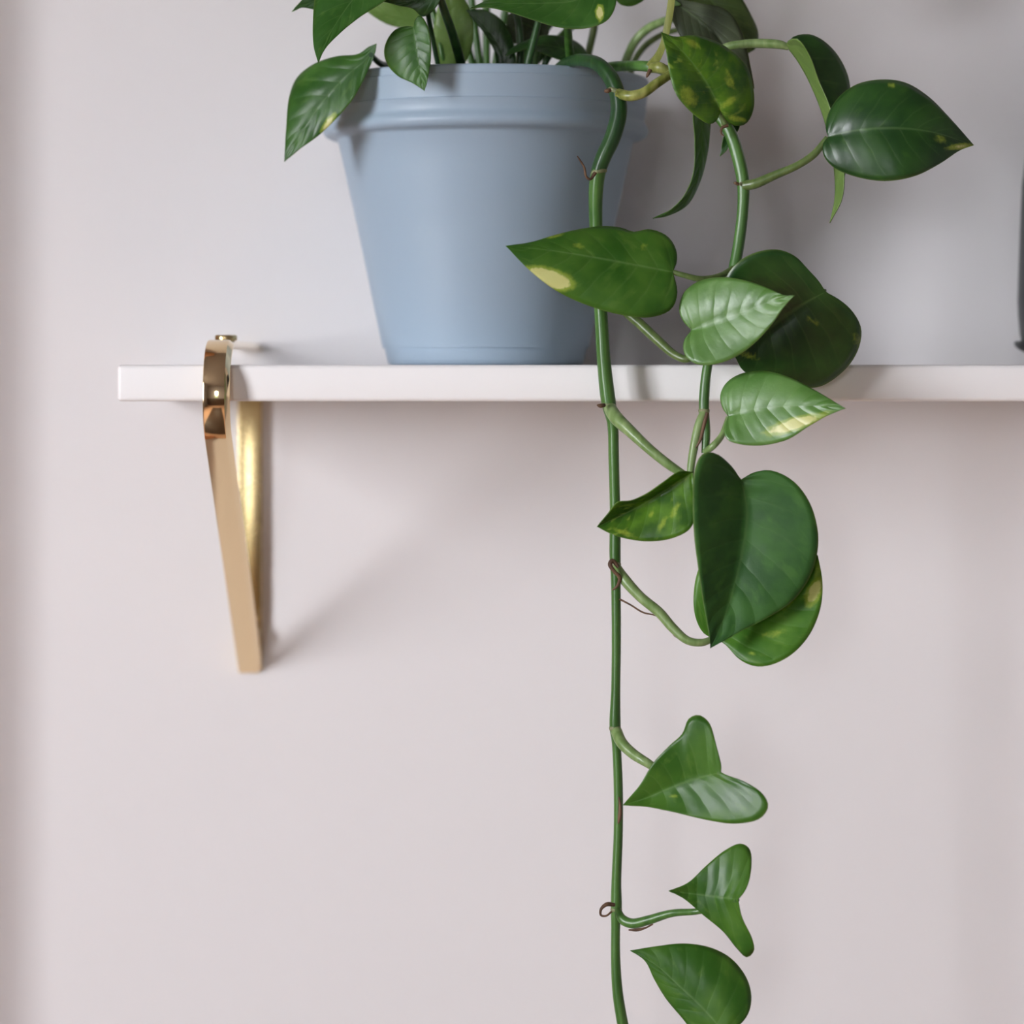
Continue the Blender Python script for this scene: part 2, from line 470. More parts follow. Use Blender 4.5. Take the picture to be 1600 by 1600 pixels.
me = mesh_from_bm(bm, 'strap'); smooth(me, 28)
link('strap', me, M_brass, bracket)
zend = path[-1][1]
box('wall_plate', BX - h, BX + h, WALL_Y - 0.007, WALL_Y, zend + 0.006, -0.0202, M_brass2, bracket, bevel=0.001)
def dome(name, c, r, hgt, mat, parent, axis='Z'):
    prof = [(0.0, 0.0), (r * .96, 0.0), (r, hgt * .25), (r, hgt * .7), (r * .93, hgt * .95), (r * .8, hgt), (0.0, hgt)]
    o = lathe(name, prof, (0, 0, 0), mat, None, seg=40, origin=(0, 0, 0), auto=35)
    if axis == 'Y': o.data.transform(Matrix.Rotation(math.pi / 2, 4, 'X'))
    o.parent = parent; WORLD[o] = Vector(c); o.location = Vector(c) - WORLD[parent]
    return o
dome('clamp_screw', (BX, 0.045, Zc + Rb + t2), 0.0063, 0.0030, M_brass2, bracket)
dome('screw_head', (BX + 0.0022, WALL_Y - 0.007, at(407, 990, 0.195).z), 0.0050, 0.0040, M_brass, bracket, 'Y')

# ------------------------------------------------------------------ dark vessel at the right edge
VX, VY = 0.365, 0.105
def vr(px): return VX - at(px, 0, VY).x
def vz(py): return at(0, py, VY).z
vessel = empty('vase', (VX, VY, 0))
tag(vessel, 'black vessel on a flared foot, mostly cut off by the right frame edge', 'vase')
lathe('body', [(vr(1611), vz(548)), (vr(1600), vz(540)), (vr(1596), vz(522)), (vr(1593.5), vz(495)), (vr(1592.5), vz(470)), (vr(1594), vz(420)),
               (vr(1596), vz(360)), (vr(1599), vz(290)), (vr(1606), vz(230)), (vr(1618), vz(180)), (vr(1633), vz(140)), (vr(1636), vz(120)),
               (vr(1640), vz(120)), (vr(1637), vz(140)), (vr(1622), vz(180)), (vr(1610), vz(230)), (vr(1603), vz(290)), (vr(1600), vz(360)), (vr(1600), vz(500)), (vr(1612), vz(535)), (0, vz(536))],
      (VX, VY, 0), M_black, vessel, seg=72)
lathe('foot', [(0, 0.0), (vr(1640), 0.0), (vr(1634), 0.001), (vr(1612), vz(553)), (vr(1598), vz(548)), (vr(1590), vz(543)), (vr(1587), vz(537)), (vr(1588), vz(533)),
               (vr(1591), vz(534)), (vr(1597), vz(540)), (vr(1606), vz(544)), (0, vz(545))], (VX, VY, 0), M_black, vessel, seg=72)

# ------------------------------------------------------------------ the potted plant
PC = Vector((at(759, 0, 0.1).x, 0.1, 0.0))
plant = empty('potted_pothos', PC)
tag(plant, 'trailing pothos in a blue pot with heart-shaped leaves hanging past the shelf', 'potted plant')
pot_prof = [(0.0, 0.0), (0.0545, 0.0), (0.0568, 0.0012), (0.0574, 0.0035)]
for i in range(1, 9):
    f = i / 8; pot_prof.append((0.0574 + (0.0858 - 0.0574) * f, 0.0035 + (0.1300 - 0.0035) * f))
pot_prof += [(0.0868, 0.1312), (0.0905, 0.1318), (0.0932, 0.1330), (0.0946, 0.1350), (0.0945, 0.1372), (0.0934, 0.1392), (0.0925, 0.1406), (0.0923, 0.1425),
             (0.0930, 0.1462), (0.0936, 0.1478), (0.0930, 0.1482), (0.0931, 0.1490), (0.0945, 0.1600), (0.0947, 0.1608), (0.0942, 0.1612), (0.0943, 0.1618), (0.0948, 0.1645), (0.0944, 0.1656), (0.0934, 0.1660),
             (0.0900, 0.1660), (0.0890, 0.1650), (0.0870, 0.1400), (0.0600, 0.0100), (0.0, 0.0100)]
lathe('pot', pot_prof, PC, M_pot, plant, seg=128, auto=50)
# soil
bm = bmesh.new()
N = 40; cv = bm.verts.new(PC + Vector((0, 0, .152))); prev = None; rows = []
for j in range(1, 9):
    r = 0.0872 * j / 8
    rows.append([bm.verts.new(PC + Vector((r * math.cos(6.28318 * i / N), r * math.sin(6.28318 * i / N), 0.149 + random.uniform(-.002, .002)))) for i in range(N)])
for i in range(N): bm.faces.new((cv, rows[0][i], rows[0][(i + 1) % N]))
for a, b in zip(rows[:-1], rows[1:]):
    for i in range(N): bm.faces.new((a[i], b[i], b[(i + 1) % N], a[(i + 1) % N]))
me = mesh_from_bm(bm, 'soil'); smooth(me)
link('soil', me, M_soil, plant)

NT, NS = 44, 9
def leaf(mid, left, right, Y0, parent, mat, under=None, yb=0.0, yt=0.0, yl=0.0, yr=0.0, bulge=0.06, blotch=(), mpow=1.45,
         name='leaf', wave=0.0014, seed=0, label=None, flip=False, ym=0.0, vein=0.00010):
    """mid / left / right: outlines in photo pixels from the stalk to the tip, placed at depth Y0.
    yb, yt: depth offset at stalk and tip; ym: midrib depth at mid length; yl, yr: depth offsets of the two margins."""
    rnd = random.Random(seed + int(abs(mid[0][0]) * 7 + abs(mid[-1][1]) * 13))
    M0 = catmull([(x, y, 0) for x, y in mid], 200)
    if left[0] != mid[0]: left = [mid[0]] + list(left)
    if right[0] != mid[0]: right = [mid[0]] + list(right)
    if left[-1] != mid[-1]: left = list(left) + [mid[-1]]
    if right[-1] != mid[-1]: right = list(right) + [mid[-1]]
    EL = catmull([(x, y, 0) for x, y in left], NT + 1)
    ER = catmull([(x, y, 0) for x, y in right], NT + 1)
    def mp(t): return M0[min(199, max(0, int(round((t ** mpow) * 199))))]
    wl = [(EL[i] - mp(i / NT)).length for i in range(NT + 1)]; wr = [(ER[i] - mp(i / NT)).length for i in range(NT + 1)]
    ml, mr_ = max(wl), max(wr)
    ph = [rnd.uniform(0, 6.28) for _ in range(4)]
    bm = bmesh.new(); uvl = bm.loops.layers.uv.new('UVMap'); bl = bm.verts.layers.float.new('blotch')
    grid = []; UV = {}
    for i in range(NT + 1):
        t = i / NT; tm = t ** mpow
        ymid = yb + (yt - yb) * tm + ym * math.sin(math.pi * tm)
        row = []
        for k in range(-NS, NS + 1):
            s = abs(k) / NS
            if k < 0: E, off, ww, mw = EL[i], yl, wl[i], ml
            else: E, off, ww, mw = ER[i], yr, wr[i], mr_
            p = mp(t).lerp(E, s)
            # the margin's own place along the blade decides its share of the stalk-to-tip slope
            Y = ymid + off * (s ** 1.25) * (ww / max(mw, 1e-6))
            Y -= bulge * 4 * s * (1 - s) * px2m(ww, Y0)
            Y += wave * (s ** 3) * math.sin(t * 11 + ph[0] + (2 if k < 0 else 0)) * (ww / max(mw, 1e-6))
            Y += vein * math.sin((t * 8 - 1.3 * s) * 2 * math.pi) * s * (1 - s) * 4
            v = bm.verts.new(at(p.x, p.y, Y0 + Y))
            b = 0.0
            for (bx, by, ra, rb, an, *st_) in blotch:
                dx, dy = p.x - bx, p.y - by; c, sn = math.cos(math.radians(an)), math.sin(math.radians(an))
                q = math.hypot((dx * c + dy * sn) / ra, (-dx * sn + dy * c) / rb)
                b = max(b, (st_[0] if st_ else 0.42) * max(0.0, 1.0 - (q / 1.7) ** 2))
            v[bl] = b
            UV[v] = (0.5 + 0.5 * k / NS, tm)
            row.append(v)
        grid.append(row)
    for a, b in zip(grid[:-1], grid[1:]):
        for k in range(2 * NS):
            f = bm.faces.new((a[k], a[k + 1], b[k + 1], b[k]))
            for lp in f.loops: lp[uvl].uv = UV[lp.vert]
    bmesh.ops.remove_doubles(bm, verts=bm.verts, dist=2e-6)
    bm.normal_update()
    ny = sum(f.normal.y * f.calc_area() for f in bm.faces if f.verts[0].co.x < 99)
    if (ny > 0) != flip: bmesh.ops.reverse_faces(bm, faces=bm.faces)
    me = mesh_from_bm(bm, name); smooth(me)
    o = link(name, me, [mat, under or UNDER], parent)
    md = o.modifiers.new('thickness', 'SOLIDIFY'); md.thickness = 0.00045; md.offset = -1.0
    md.material_offset = 1; md.material_offset_rim = 0
    if label: o['label'] = label
    return o

# ---- long vine hanging in front of the shelf (darker above the second node)
vineA = tube('vine', [(868, 112, 0.0450, 8), (884, 100, 0.0280, 9), (908, 94, 0.0080, 10.5), (935, 101, -0.0080, 11.5), (953, 120, -0.0150, 12), (964, 145, -0.0190, 12), (967, 175, -0.0210, 12.5), (957, 215, -0.0220, 12.5),
                      (943, 245, -0.0220, 12), (935, 268, -0.0210, 11.5), (931, 300, -0.0193, 11), (931, 350, -0.0167, 10), (934, 420, -0.0150, 10), (939, 490, -0.0160, 10), (944, 570, -0.0170, 10.5), (951, 630, -0.0180, 11), (957, 660, -0.0180, 8.5),
                      (959, 720, -0.0180, 8), (961, 800, -0.0180, 8), (961, 870, -0.0180, 8.5), (962, 900, -0.0180, 7.5), (963, 1000, -0.0180, 7), (962, 1080, -0.0180, 7), (961, 1135, -0.0180, 8.5), (963, 1160, -0.0180, 7), (966, 1230, -0.0180, 7), (966, 1300, -0.0180, 7),
                      (963, 1380, -0.0180, 7.5), (963, 1418, -0.0180, 8.5), (962, 1445, -0.0180, 7), (962, 1500, -0.0180, 7.2), (965, 1550, -0.0180, 8), (973, 1600, -0.0180, 8.5), (984, 1650, -0.0180, 8), (992, 1700, -0.0180, 7)],
             M_stem, plant, seg=16, n=260, ridge=0.05, twist=0.0)
vineA.data.materials.append(M_stem_dark)
zc = at(0, 268, -.022).z - WORLD[vineA].z
for p_ in vineA.data.polygons:
    if p_.center.z > zc: p_.material_index = 1
# ---- second vine, over the right of the rim and down behind the leaves
vineB = tube('vine', [(930, 112, .045, 8), (955, 105, .025, 8.5), (985, 103, .005, 8.5), (1014, 104, -.006, 9), (1040, 110, -.010, 9), (1075, 135, -.012, 9), (1105, 165, -.014, 9), (1128, 188, -.016, 9), (1140, 206, -.018, 10), (1152, 240, -.020, 10.5), (1161, 284, -.022, 10),
                      (1161, 320, -.023, 9), (1156, 370, -.024, 9), (1147, 420, -.026, 9), (1134, 470, -.030, 8.5), (1117, 525, -.034, 8), (1105, 575, -.037, 7.5), (1101, 610, -.038, 8), (1100, 640, -.039, 8), (1103, 675, -.040, 7), (1102, 708, -.040, 6)],
             M_stem, plant, seg=16, n=150, ridge=0.05)

def ring(v, x, y, Y, r, tilt=0, hgt=3.5, mat=None):
    if v is vineA and y > 250: Y += 0.008 * min(1, (y - 250) / 150)
    a = math.radians(90 + tilt)
    dx, dy = math.cos(a) * hgt, -math.sin(a) * hgt
    return tube('node', [(x - dx, y - dy, Y, r * 0.97), (x - dx * .5, y - dy * .5, Y, r * 1.06), (x, y, Y, r * 1.1), (x + dx * .5, y + dy * .5, Y, r * 1.06), (x + dx, y + dy, Y, r * 0.97)], mat or M_node, v, seg=16, n=9)
ring(vineA, 962, 143, -.0190, 12.4, -20); ring(vineA, 936, 268, -.022, 11.8, 12); ring(vineA, 951, 633, -.026, 11.0, -5); ring(vineA, 961, 882, -.026, 8.6)
ring(vineA, 961, 1138, -.026, 8.6); ring(vineA, 963, 1421, -.026, 8.4, 0, 3)
ring(vineB, 1016, 104.5, -.0065, 9.2, 80); ring(vineB, 1135, 197, -.017, 10, -20); ring(vineB, 1162, 288, -.022, 10.2, 0, 4); ring(vineB, 1100, 642, -.039, 8.2)

def pet(v, pts, mat=None, name='petiole', **k):
    if v is vineA and pts[0][1] > 400:
        n_ = len(pts) - 1
        pts = [(x, y, Y + 0.008 * (1 - i / n_), r) for i, (x, y, Y, r) in enumerate(pts)]
    return tube(name, pts, mat or M_pet, v, **k)
Lw = dict()
# petioles on the long vine
pet(vineA, [(966, 146, -.022, 8), (985, 150, -.027, 8.5), (1005, 145, -.028, 8), (1025, 131, -.026, 7.5), (1050, 114, -.020, 7), (1075, 95, -.010, 6), (1090, 75, -.002, 6)], M_sheath)
pet(vineA, [(953, 637, -.027, 10), (962, 652, -.032, 11), (985, 674, -.038, 9.5), (1015, 702, -.042, 8), (1045, 726, -.043, 7.5), (1075, 746, -.040, 6)])
pet(vineA, [(963, 884, -.028, 6), (975, 904, -.031, 8.5), (1000, 932, -.034, 8), (1030, 957, -.036, 8), (1052, 982, -.038, 7.5), (1075, 1001, -.040, 6.5), (1097, 1004, -.0385, 6), (1112, 999, -.0355, 5)])
pet(vineA, [(963, 1142, -.028, 9), (971, 1160, -.032, 9), (988, 1177, -.036, 8.5), (1008, 1190, -.040, 7.5), (1035, 1205, -.040, 6), (1080, 1210, -.044, 5), (1124, 1208, -.0605, 4)])
pet(vineA, [(965, 1421, -.028, 5), (972, 1436, -.030, 7.5), (988, 1443, -.032, 8), (1012, 1438, -.035, 7.5), (1050, 1427, -.040, 6), (1090, 1424, -.043, 5), (1130, 1415, -.052, 4.5), (1152, 1406, -.0625, 4)], M_stem)
pet(vineA, [(984, 1650, -.028, 6), (1010, 1668, -.032, 7), (1060, 1672, -.036, 6), (1110, 1645, -.040, 5), (1131, 1613, -.042, 4.5)])
pet(vineA, [(952, 460, -.026, 6), (975, 485, -.030, 7), (1000, 506, -.034, 8), (1030, 534, -.038, 7.5), (1055, 555, -.041, 6.5), (1075, 561, -.043, 6), (1085, 545, -.040, 5), (1082, 517, -.0435, 4)], M_petd)
# petioles on the second vine
pet(vineB, [(1135, 196, -.018, 6.5), (1131, 186, -.022, 6), (1127, 176, -.0265, 5)])
pet(vineB, [(1163, 290, -.024, 8), (1180, 287, -.027, 8), (1210, 274, -.029, 7), (1245, 259, -.031, 6), (1272, 241, -.0305, 6), (1293, 215, -.0305, 4.5)], M_petd)
pet(vineB, [(1100, 98, -.004, 5), (1132, 75, -.008, 6.5), (1160, 69, -.011, 7), (1195, 68, -.013, 7.5), (1220, 70, -.014, 7), (1232, 74, -.0135, 5)])
pet(vineB, [(1148, 418, -.027, 5), (1125, 431, -.034, 5), (1095, 436, -.041, 5), (1068, 430, -.043, 4.5), (1051, 425, -.0425, 4)], M_petd)
pet(vineB, [(1100, 644, -.040, 6.5), (1093, 662, -.041, 7.5), (1085, 695, -.042, 7), (1079, 735, -.042, 6), (1079, 748, -.042, 5)])
pet(vineB, [(1102, 706, -.041, 5.5), (1115, 696, -.045, 5.5), (1128, 680, -.042, 5), (1138, 652, -.0395, 4)])
pet(vineB, [(1145, 420, -.026, 5), (1200, 440, -.020, 5), (1260, 448, -.022, 5), (1290, 456, -.026, 4)], M_petd)
# sheath rising from the second vine's first node, and dried husks
pet(vineB, [(1017, 103, -.007, 9), (1028, 88, -.010, 7), (1036, 70, -.012, 6), (1043, 40, -.013, 6.5), (1048, 10, -.013, 6.5), (1052, -30, -.012, 6)], M_sheath, name='leaf_sheath', ridge=0.16)
pet(vineB, [(1018, 106, -.010, 8), (1032, 106, -.014, 9), (1044, 112, -.015, 6)], M_sheath, name='leaf_sheath')
def root(v, pts, label='dry brown aerial root'):
    if v is vineA and pts[0][1] > 250: pts = [(x, y, Y + 0.008 * min(1, (pts[0][1] - 250) / 150), r) for x, y, Y, r in pts]
    o = tube('aerial_root', pts, M_dry, v, seg=8); o['label'] = label; return o
root(vineA, [(930, 270, -.030, 3), (922, 280, -.032, 2.2), (916, 276, -.033, 2), (913, 262, -.034, 1.8), (906, 250, -.035, 1.4), (902, 244, -.036, .8)])
root(vineA, [(944, 633, -.033, 3), (938, 634, -.036, 3.5), (933, 633, -.037, 1.2)])
root(vineA, [(954, 141, -.029, 3), (948, 142, -.030, 3.6), (944, 143, -.030, 1.5)])
root(vineA, [(966, 886, -.034, 3), (957, 876, -.035, 3.5), (953, 882, -.036, 3.5), (960, 893, -.036, 3), (968, 902, -.035, 3), (965, 915, -.034, 2.5), (957, 922, -.034, 1.2)])
root(vineA, [(968, 936, -.032, 1.6), (985, 945, -.034, 1.4), (1005, 957, -.036, 1.4), (1025, 962, -.037, 1.2), (1045, 975, -.039, 2.2), (1055, 992, -.041, 3), (1062, 998, -.042, 1.2)])
root(vineA, [(960, 1414, -.034, 3), (948, 1413, -.036, 3.4), (939, 1421, -.037, 2.4), (939, 1430, -.037, 1.8), (947, 1431, -.037, 1.6), (956, 1424, -.036, 1.6)])
root(vineA, [(1020, 1444, -.040, 1.2), (1008, 1450, -.041, 1.6), (995, 1453, -.041, 2.6), (982, 1453, -.041, 1.0)])
root(vineA, [(967, 1245, -.0325, 1.2), (969, 1260, -.0326, 2.6), (968, 1278, -.0326, 3), (966, 1287, -.0325, 1)])
root(vineB, [(1016, 109, -.013, 3), (1012, 117, -.014, 2.6), (1010, 121, -.014, 1)])
root(vineB, [(1154, 288, -.027, 2.5), (1149, 286, -.028, 2.5), (1146, 286, -.028, 1)])
root(vineB, [(1137, 196, -.026, 3), (1128, 200, -.027, 2.2), (1127, 209, -.027, 1.5), (1131, 212, -.027, .8)])
root(vineB, [(1105, 645, -.046, 3), (1101, 660, -.047, 3), (1093, 690, -.047, 2.2), (1087, 700, -.047, 1)])

# ---- leaves on the second vine
leaf([(1126, 174), (1118, 155), (1098, 120), (1068, 82), (1033, 50)],
     [(1120, 188), (1110, 194), (1095, 187), (1075, 170), (1056, 146), (1046, 115), (1041, 80)],
     [(1134, 188), (1150, 197), (1166, 193), (1177, 172), (1178, 145), (1170, 110), (1150, 85), (1120, 65), (1085, 55), (1055, 57)],
     -.032, vineB, BRIGHT, yb=.004, yt=-.012, yl=-.008, yr=.010, bulge=.10, blotch=[(1140, 125, 14, 5, 70), (1075, 150, 10, 16, -40), (1138, 160, 16, 5, -35), (1082, 68, 12, 5, 30), (1153, 186, 14, 4, 10)], label='bright green leaf streaked with yellow beside the pot rim')
leaf([(1145, 72), (1120, 50), (1085, 25), (1040, -5)][::-1], [(1065, 8), (1045, 12), (1050, 30), (1065, 60), (1095, 95), (1130, 120), (1150, 100)], [(1095, 5), (1135, 15), (1160, 50), (1172, 100), (1178, 140), (1165, 120)],
     .010, vineB, GREYU, yl=-.004, yr=-.004, label='dull grey-green leaf turned underside out')
leaf([(1080, -30), (1110, 0), (1140, 35), (1170, 83)], [(1062, -5), (1068, 10), (1090, 20), (1120, 42), (1145, 74)], [(1110, -45), (1150, -15), (1172, 20), (1185, 52), (1181, 75)],
     .035, vineB, leaf_mat('leaf_olive', (0.045, 0.080, 0.018), (0.08, 0.13, 0.03), streak=0.4, streak_col=(0.13, 0.18, 0.05), rough=0.42), yl=-.006, yr=.004)
leaf([(1228, 70), (1250, 100), (1275, 150), (1292, 200), (1304, 265), (1305, 310), (1297, 349)],
     [(1233, 62), (1246, 60), (1265, 85), (1280, 125), (1297, 165), (1312, 220), (1320, 275), (1316, 312)],
     [(1240, 57), (1268, 54), (1300, 75), (1324, 115), (1330, 160), (1327, 230), (1319, 282), (1310, 320)],
     -.014, vineB, DARK, yl=-.016, yr=.012, bulge=.03, mpow=1.1, under=PALE, label='folded leaf showing a pale underside strip')
leaf([(1294, 214), (1330, 205), (1400, 200), (1460, 207), (1522, 227)],
     [(1290, 200), (1294, 178), (1310, 152), (1340, 131), (1380, 124), (1415, 129), (1450, 150), (1485, 185)],
     [(1286, 224), (1287, 243), (1303, 262), (1340, 277), (1385, 283), (1430, 275), (1470, 255), (1500, 235)],
     -.036, vineB, DARK, yb=.004, yt=.012, ym=-.015, yl=.010, yr=-.002, bulge=.08, blotch=[(1500, 229, 18, 4, -8, .6), (1470, 217, 8, 6, 0), (1393, 133, 5, 4, 0)], label='large glossy dark leaf pointing right')
leaf([(1098, 150), (1097, 200), (1096, 240), (1088, 282), (1066, 318), (1020, 342)], [(1085, 165), (1086, 220), (1084, 270), (1068, 308), (1045, 330)], [(1109, 165), (1109, 215), (1104, 250), (1094, 285), (1075, 320), (1045, 337)],
     -.004, vineB, FRESH, yl=-.008, yr=.010, bulge=.02, mpow=1.0, under=FRESH)
leaf([(1152, 180), (1145, 205), (1136, 225), (1125, 244)], [(1142, 190), (1132, 210), (1128, 228)], [(1156, 192), (1147, 215), (1135, 234)], -.012, vineB, DARK, mpow=1.0, bulge=.02)
leaf([(1051, 425), (1000, 415), (930, 402), (860, 391), (790, 384)],
     [(1057, 412), (1057, 392), (1044, 370), (1015, 358), (990, 362), (972, 356), (945, 353), (910, 357), (870, 366), (830, 378)],
     [(1056, 440), (1058, 462), (1048, 484), (1015, 496), (970, 492), (920, 478), (870, 455), (828, 423)],
     -.050, vineB, FRESH, yb=.006, yt=-.010, yl=.010, yr=-.004, bulge=.09, blotch=[(858, 435, 30, 12, 18, 1.0), (868, 368, 14, 3, -15), (905, 384, 9, 4, 20), (1005, 386, 5, 5, 0)], label='green leaf with a cream patch hanging before the pot')
leaf([(1290, 456), (1255, 475), (1215, 502), (1180, 530), (1150, 560)],
     [(1280, 440), (1262, 420), (1242, 400), (1215, 390), (1180, 395), (1152, 411), (1133, 437), (1128, 475), (1133, 520)],
     [(1310, 467), (1330, 484), (1344, 507), (1346, 525), (1338, 553), (1318, 580), (1278, 605), (1230, 600), (1185, 592), (1160, 578)],
     -.036, vineB, DARK, yb=.0, yt=.006, yl=-.016, yr=.010, bulge=.06, mpow=1.2, ym=.004, blotch=[(1340, 530, 5, 16, 10), (1270, 502, 8, 4, 20), (1170, 556, 16, 4, 15)], label='large very dark leaf creased along its midrib')
leaf([(1081, 516), (1120, 502), (1165, 486), (1205, 471), (1241, 462)],
     [(1068, 503), (1061, 484), (1068, 458), (1090, 440), (1120, 433), (1160, 437), (1200, 450), (1224, 461)],
     [(1069, 531), (1069, 552), (1084, 567), (1110, 570), (1145, 560), (1175, 540), (1207, 505), (1226, 478)],
     -.058, vineB, YOUNG, yb=.012, yt=-.012, yl=.007, yr=-.006, bulge=.07, vein=.00024, label='pale glossy young leaf over the shelf edge')
leaf([(1138, 650), (1180, 639), (1230, 635), (1275, 634), (1321, 638)],
     [(1130, 640), (1125, 620), (1134, 599), (1160, 583), (1200, 580), (1240, 592), (1278, 612)],
     [(1131, 668), (1136, 686), (1156, 694), (1190, 696), (1230, 687), (1262, 667), (1290, 651)],
     -.054, vineB, YOUNG, yb=.012, yt=-.012, yl=.008, yr=-.006, bulge=.07, vein=.00024, blotch=[(1240, 663, 36, 8, -17, .9), (1280, 650, 20, 4, -20)], label='pale young leaf with a cream margin below the shelf')
leaf([(1082, 738), (1040, 765), (1000, 790), (965, 808), (933, 823)],
     [(1062, 737), (1035, 755), (1010, 772), (985, 783), (965, 785), (950, 803)],
     [(1086, 760), (1088, 800), (1078, 826), (1050, 841), (1015, 846), (980, 842), (955, 834)],
     -.046, vineB, BRIGHT, yb=.0, yt=-.006, yl=-.010, yr=-.008, ym=.004, bulge=.06, blotch=[(1055, 797, 14, 4, -60), (1035, 818, 12, 4, -60), (1018, 802, 8, 3, -60), (975, 832, 18, 4, 20)], label='small green leaf flecked with yellow crossing the vine')
leaf([(1158, 750), (1167, 800), (1160, 860), (1147, 915), (1132, 965), (1110, 1013)],
     [(1142, 727), (1117, 708), (1098, 710), (1086, 735), (1083, 790), (1086, 845), (1092, 890), (1100, 945), (1108, 990)],
     [(1175, 739), (1205, 735), (1240, 752), (1265, 785), (1278, 830), (1276, 870), (1264, 905), (1238, 940), (1200, 965), (1160, 985), (1128, 1003)],
     -.052, vineB, leaf_mat('leaf_deep_green', (0.020, 0.085, 0.014), (0.042, 0.135, 0.022), streak=0.4, streak_col=(0.07, 0.19, 0.03), rough=0.5, vein=0.15, trans=0.10, spec=0.35, bump=0.6), vein=.0003, yb=.004, yt=-.006, yl=-.024, yr=-.008, ym=.006, bulge=.06, label='largest dark heart-shaped leaf folded down its middle')
# ---- leaves on the long vine
leaf([(1113, 998), (1150, 975), (1200, 940), (1245, 900), (1278, 868)],
     [(1098, 988), (1086, 962), (1084, 925), (1092, 888), (1115, 855), (1180, 832), (1240, 840)],
     [(1130, 1004), (1155, 1030), (1180, 1041), (1207, 1038), (1240, 1020), (1266, 990), (1282, 950), (1285, 910)],
     -.038, vineA, leaf_mat('leaf_light_green', (0.050, 0.160, 0.012), (0.095, 0.235, 0.022), streak=0.5, streak_col=(0.16, 0.30, 0.05), rough=0.38, vein=0.3, trans=0.2, spec=0.38), yl=-.004, yr=-.012, bulge=.07, blotch=[(1272, 925, 9, 20, 25, .8), (1278, 890, 5, 14, 10), (1230, 943, 18, 5, -35), (1210, 990, 16, 5, -10), (1175, 1022, 5, 4, 0)], label='green leaf with yellow flecks half hidden behind the large dark leaf')
leaf([(1126, 1207), (1090, 1216), (1050, 1230), (1010, 1247), (973, 1258)],
     [(1127, 1198), (1119, 1165), (1107, 1128), (1091, 1117), (1076, 1123), (1066, 1146), (1045, 1166), (1020, 1193), (1000, 1226)],
     [(1136, 1211), (1165, 1222), (1192, 1241), (1200, 1260), (1187, 1279), (1150, 1287), (1108, 1282), (1050, 1268), (1010, 1260)],
     -.052, vineA, FRESH, yb=-.010, yt=.000, ym=.006, yl=-.006, yr=-.020, bulge=.05, mpow=1.25, blotch=[(1053, 1244, 6, 3, -15)], label='boat-shaped leaf with one lobe raised, uppermost of the low leaves')
leaf([(1153, 1405), (1125, 1402), (1085, 1397), (1045, 1392)],
     [(1166, 1388), (1174, 1355), (1171, 1326), (1157, 1318), (1132, 1329), (1103, 1353), (1075, 1379)],
     [(1160, 1437), (1175, 1468), (1178, 1486), (1167, 1496), (1151, 1482), (1130, 1456), (1100, 1431), (1068, 1404)],
     -.052, vineA, FRESH, yb=-.012, yt=-.002, ym=.008, yl=.002, yr=-.002, bulge=.05, mpow=1.25, label='small leaf seen end on with two swept-back lobes')
leaf([(1131, 1613), (1100, 1578), (1060, 1540), (1025, 1508), (985, 1485)],
     [(1155, 1602), (1170, 1582), (1174, 1555), (1166, 1527), (1143, 1498), (1112, 1481), (1070, 1474), (1028, 1478)],
     [(1118, 1635), (1092, 1622), (1065, 1590), (1040, 1560), (1022, 1530), (1008, 1502)],
     -.050, vineA, FRESH, yb=-.006, yt=.006, yl=.006, yr=.004, bulge=.08, label='lowest leaf, cut off by the bottom of the frame')

# ---- leaves and stalks of the crown, rooted in the pot
leaf([(588, 68), (572, 92), (540, 120), (500, 165), (470, 210), (444, 253)],
     [(576, 73), (560, 84), (525, 88), (490, 100), (464, 121), (452, 150), (447, 200)],
     [(587, 80), (580, 100), (568, 125), (552, 153), (530, 180), (500, 210), (468, 233)],
     0.020, plant, MID, yb=.000, yt=.010, yl=.012, yr=-.004, bulge=.07, mpow=1.1, blotch=[(513, 193, 5, 15, 35, .75)], label='drooping leaf with a yellow fleck at the left of the rim')
pet(plant, [(660, 140, .09, 6), (618, 108, .065, 5.5), (594, 99, .042, 5), (580, 86, .020, 4)], M_stem_dark)
leaf([(610, -75), (575, -30), (540, 15), (513, 58), (497, 98)],
     [(560, -70), (515, -45), (494, -10), (489, 30), (490, 72)],
     [(650, -50), (630, -22), (600, 2), (560, 28), (525, 58), (507, 78)],
     -.022, plant, MID, yb=.01, yt=-.012, yl=.004, yr=-.006, bulge=.08, label='large leaf hanging into the top left of the frame')
leaf([(540, -25), (505, -5), (480, 6), (456, 18)], [(515, -30), (485, -14), (468, 4)], [(530, 8), (500, 16), (472, 12)], .01, plant, DARK, bulge=.04)
leaf([(646, 42), (650, 75), (656, 110), (663, 142)],
     [(634, 41), (618, 46), (605, 62), (600, 82), (606, 102), (622, 119), (645, 130)],
     [(648, 32), (656, 24), (666, 36), (672, 62), (673, 95), (669, 120)],
     -.010, plant, MID, yb=.006, yt=.004, yl=.006, yr=-.004, bulge=.06, label='small heart-shaped leaf hanging over the pot rim')
leaf([(660, 30), (630, 28), (600, 20), (565, 12)], [(650, 10), (620, 5), (590, 3)], [(655, 42), (632, 44), (605, 38), (582, 24)], .07, plant, PALE, bulge=.04)
leaf([(700, -30), (672, -10), (640, 2), (598, 2)], [(680, -40), (640, -28), (610, -12)], [(690, -5), (676, 18), (660, 26), (645, 14), (620, 8)], -.006, plant, DARK, under=GREYU, bulge=.06)
leaf([(715, 118), (712, 80), (705, 30), (700, -20)], [(690, 105), (676, 80), (678, 40), (688, 0)], [(726, 100), (737, 75), (740, 45), (733, 12), (718, -12)], .045, plant, PALE, bulge=.07, mpow=1.0)
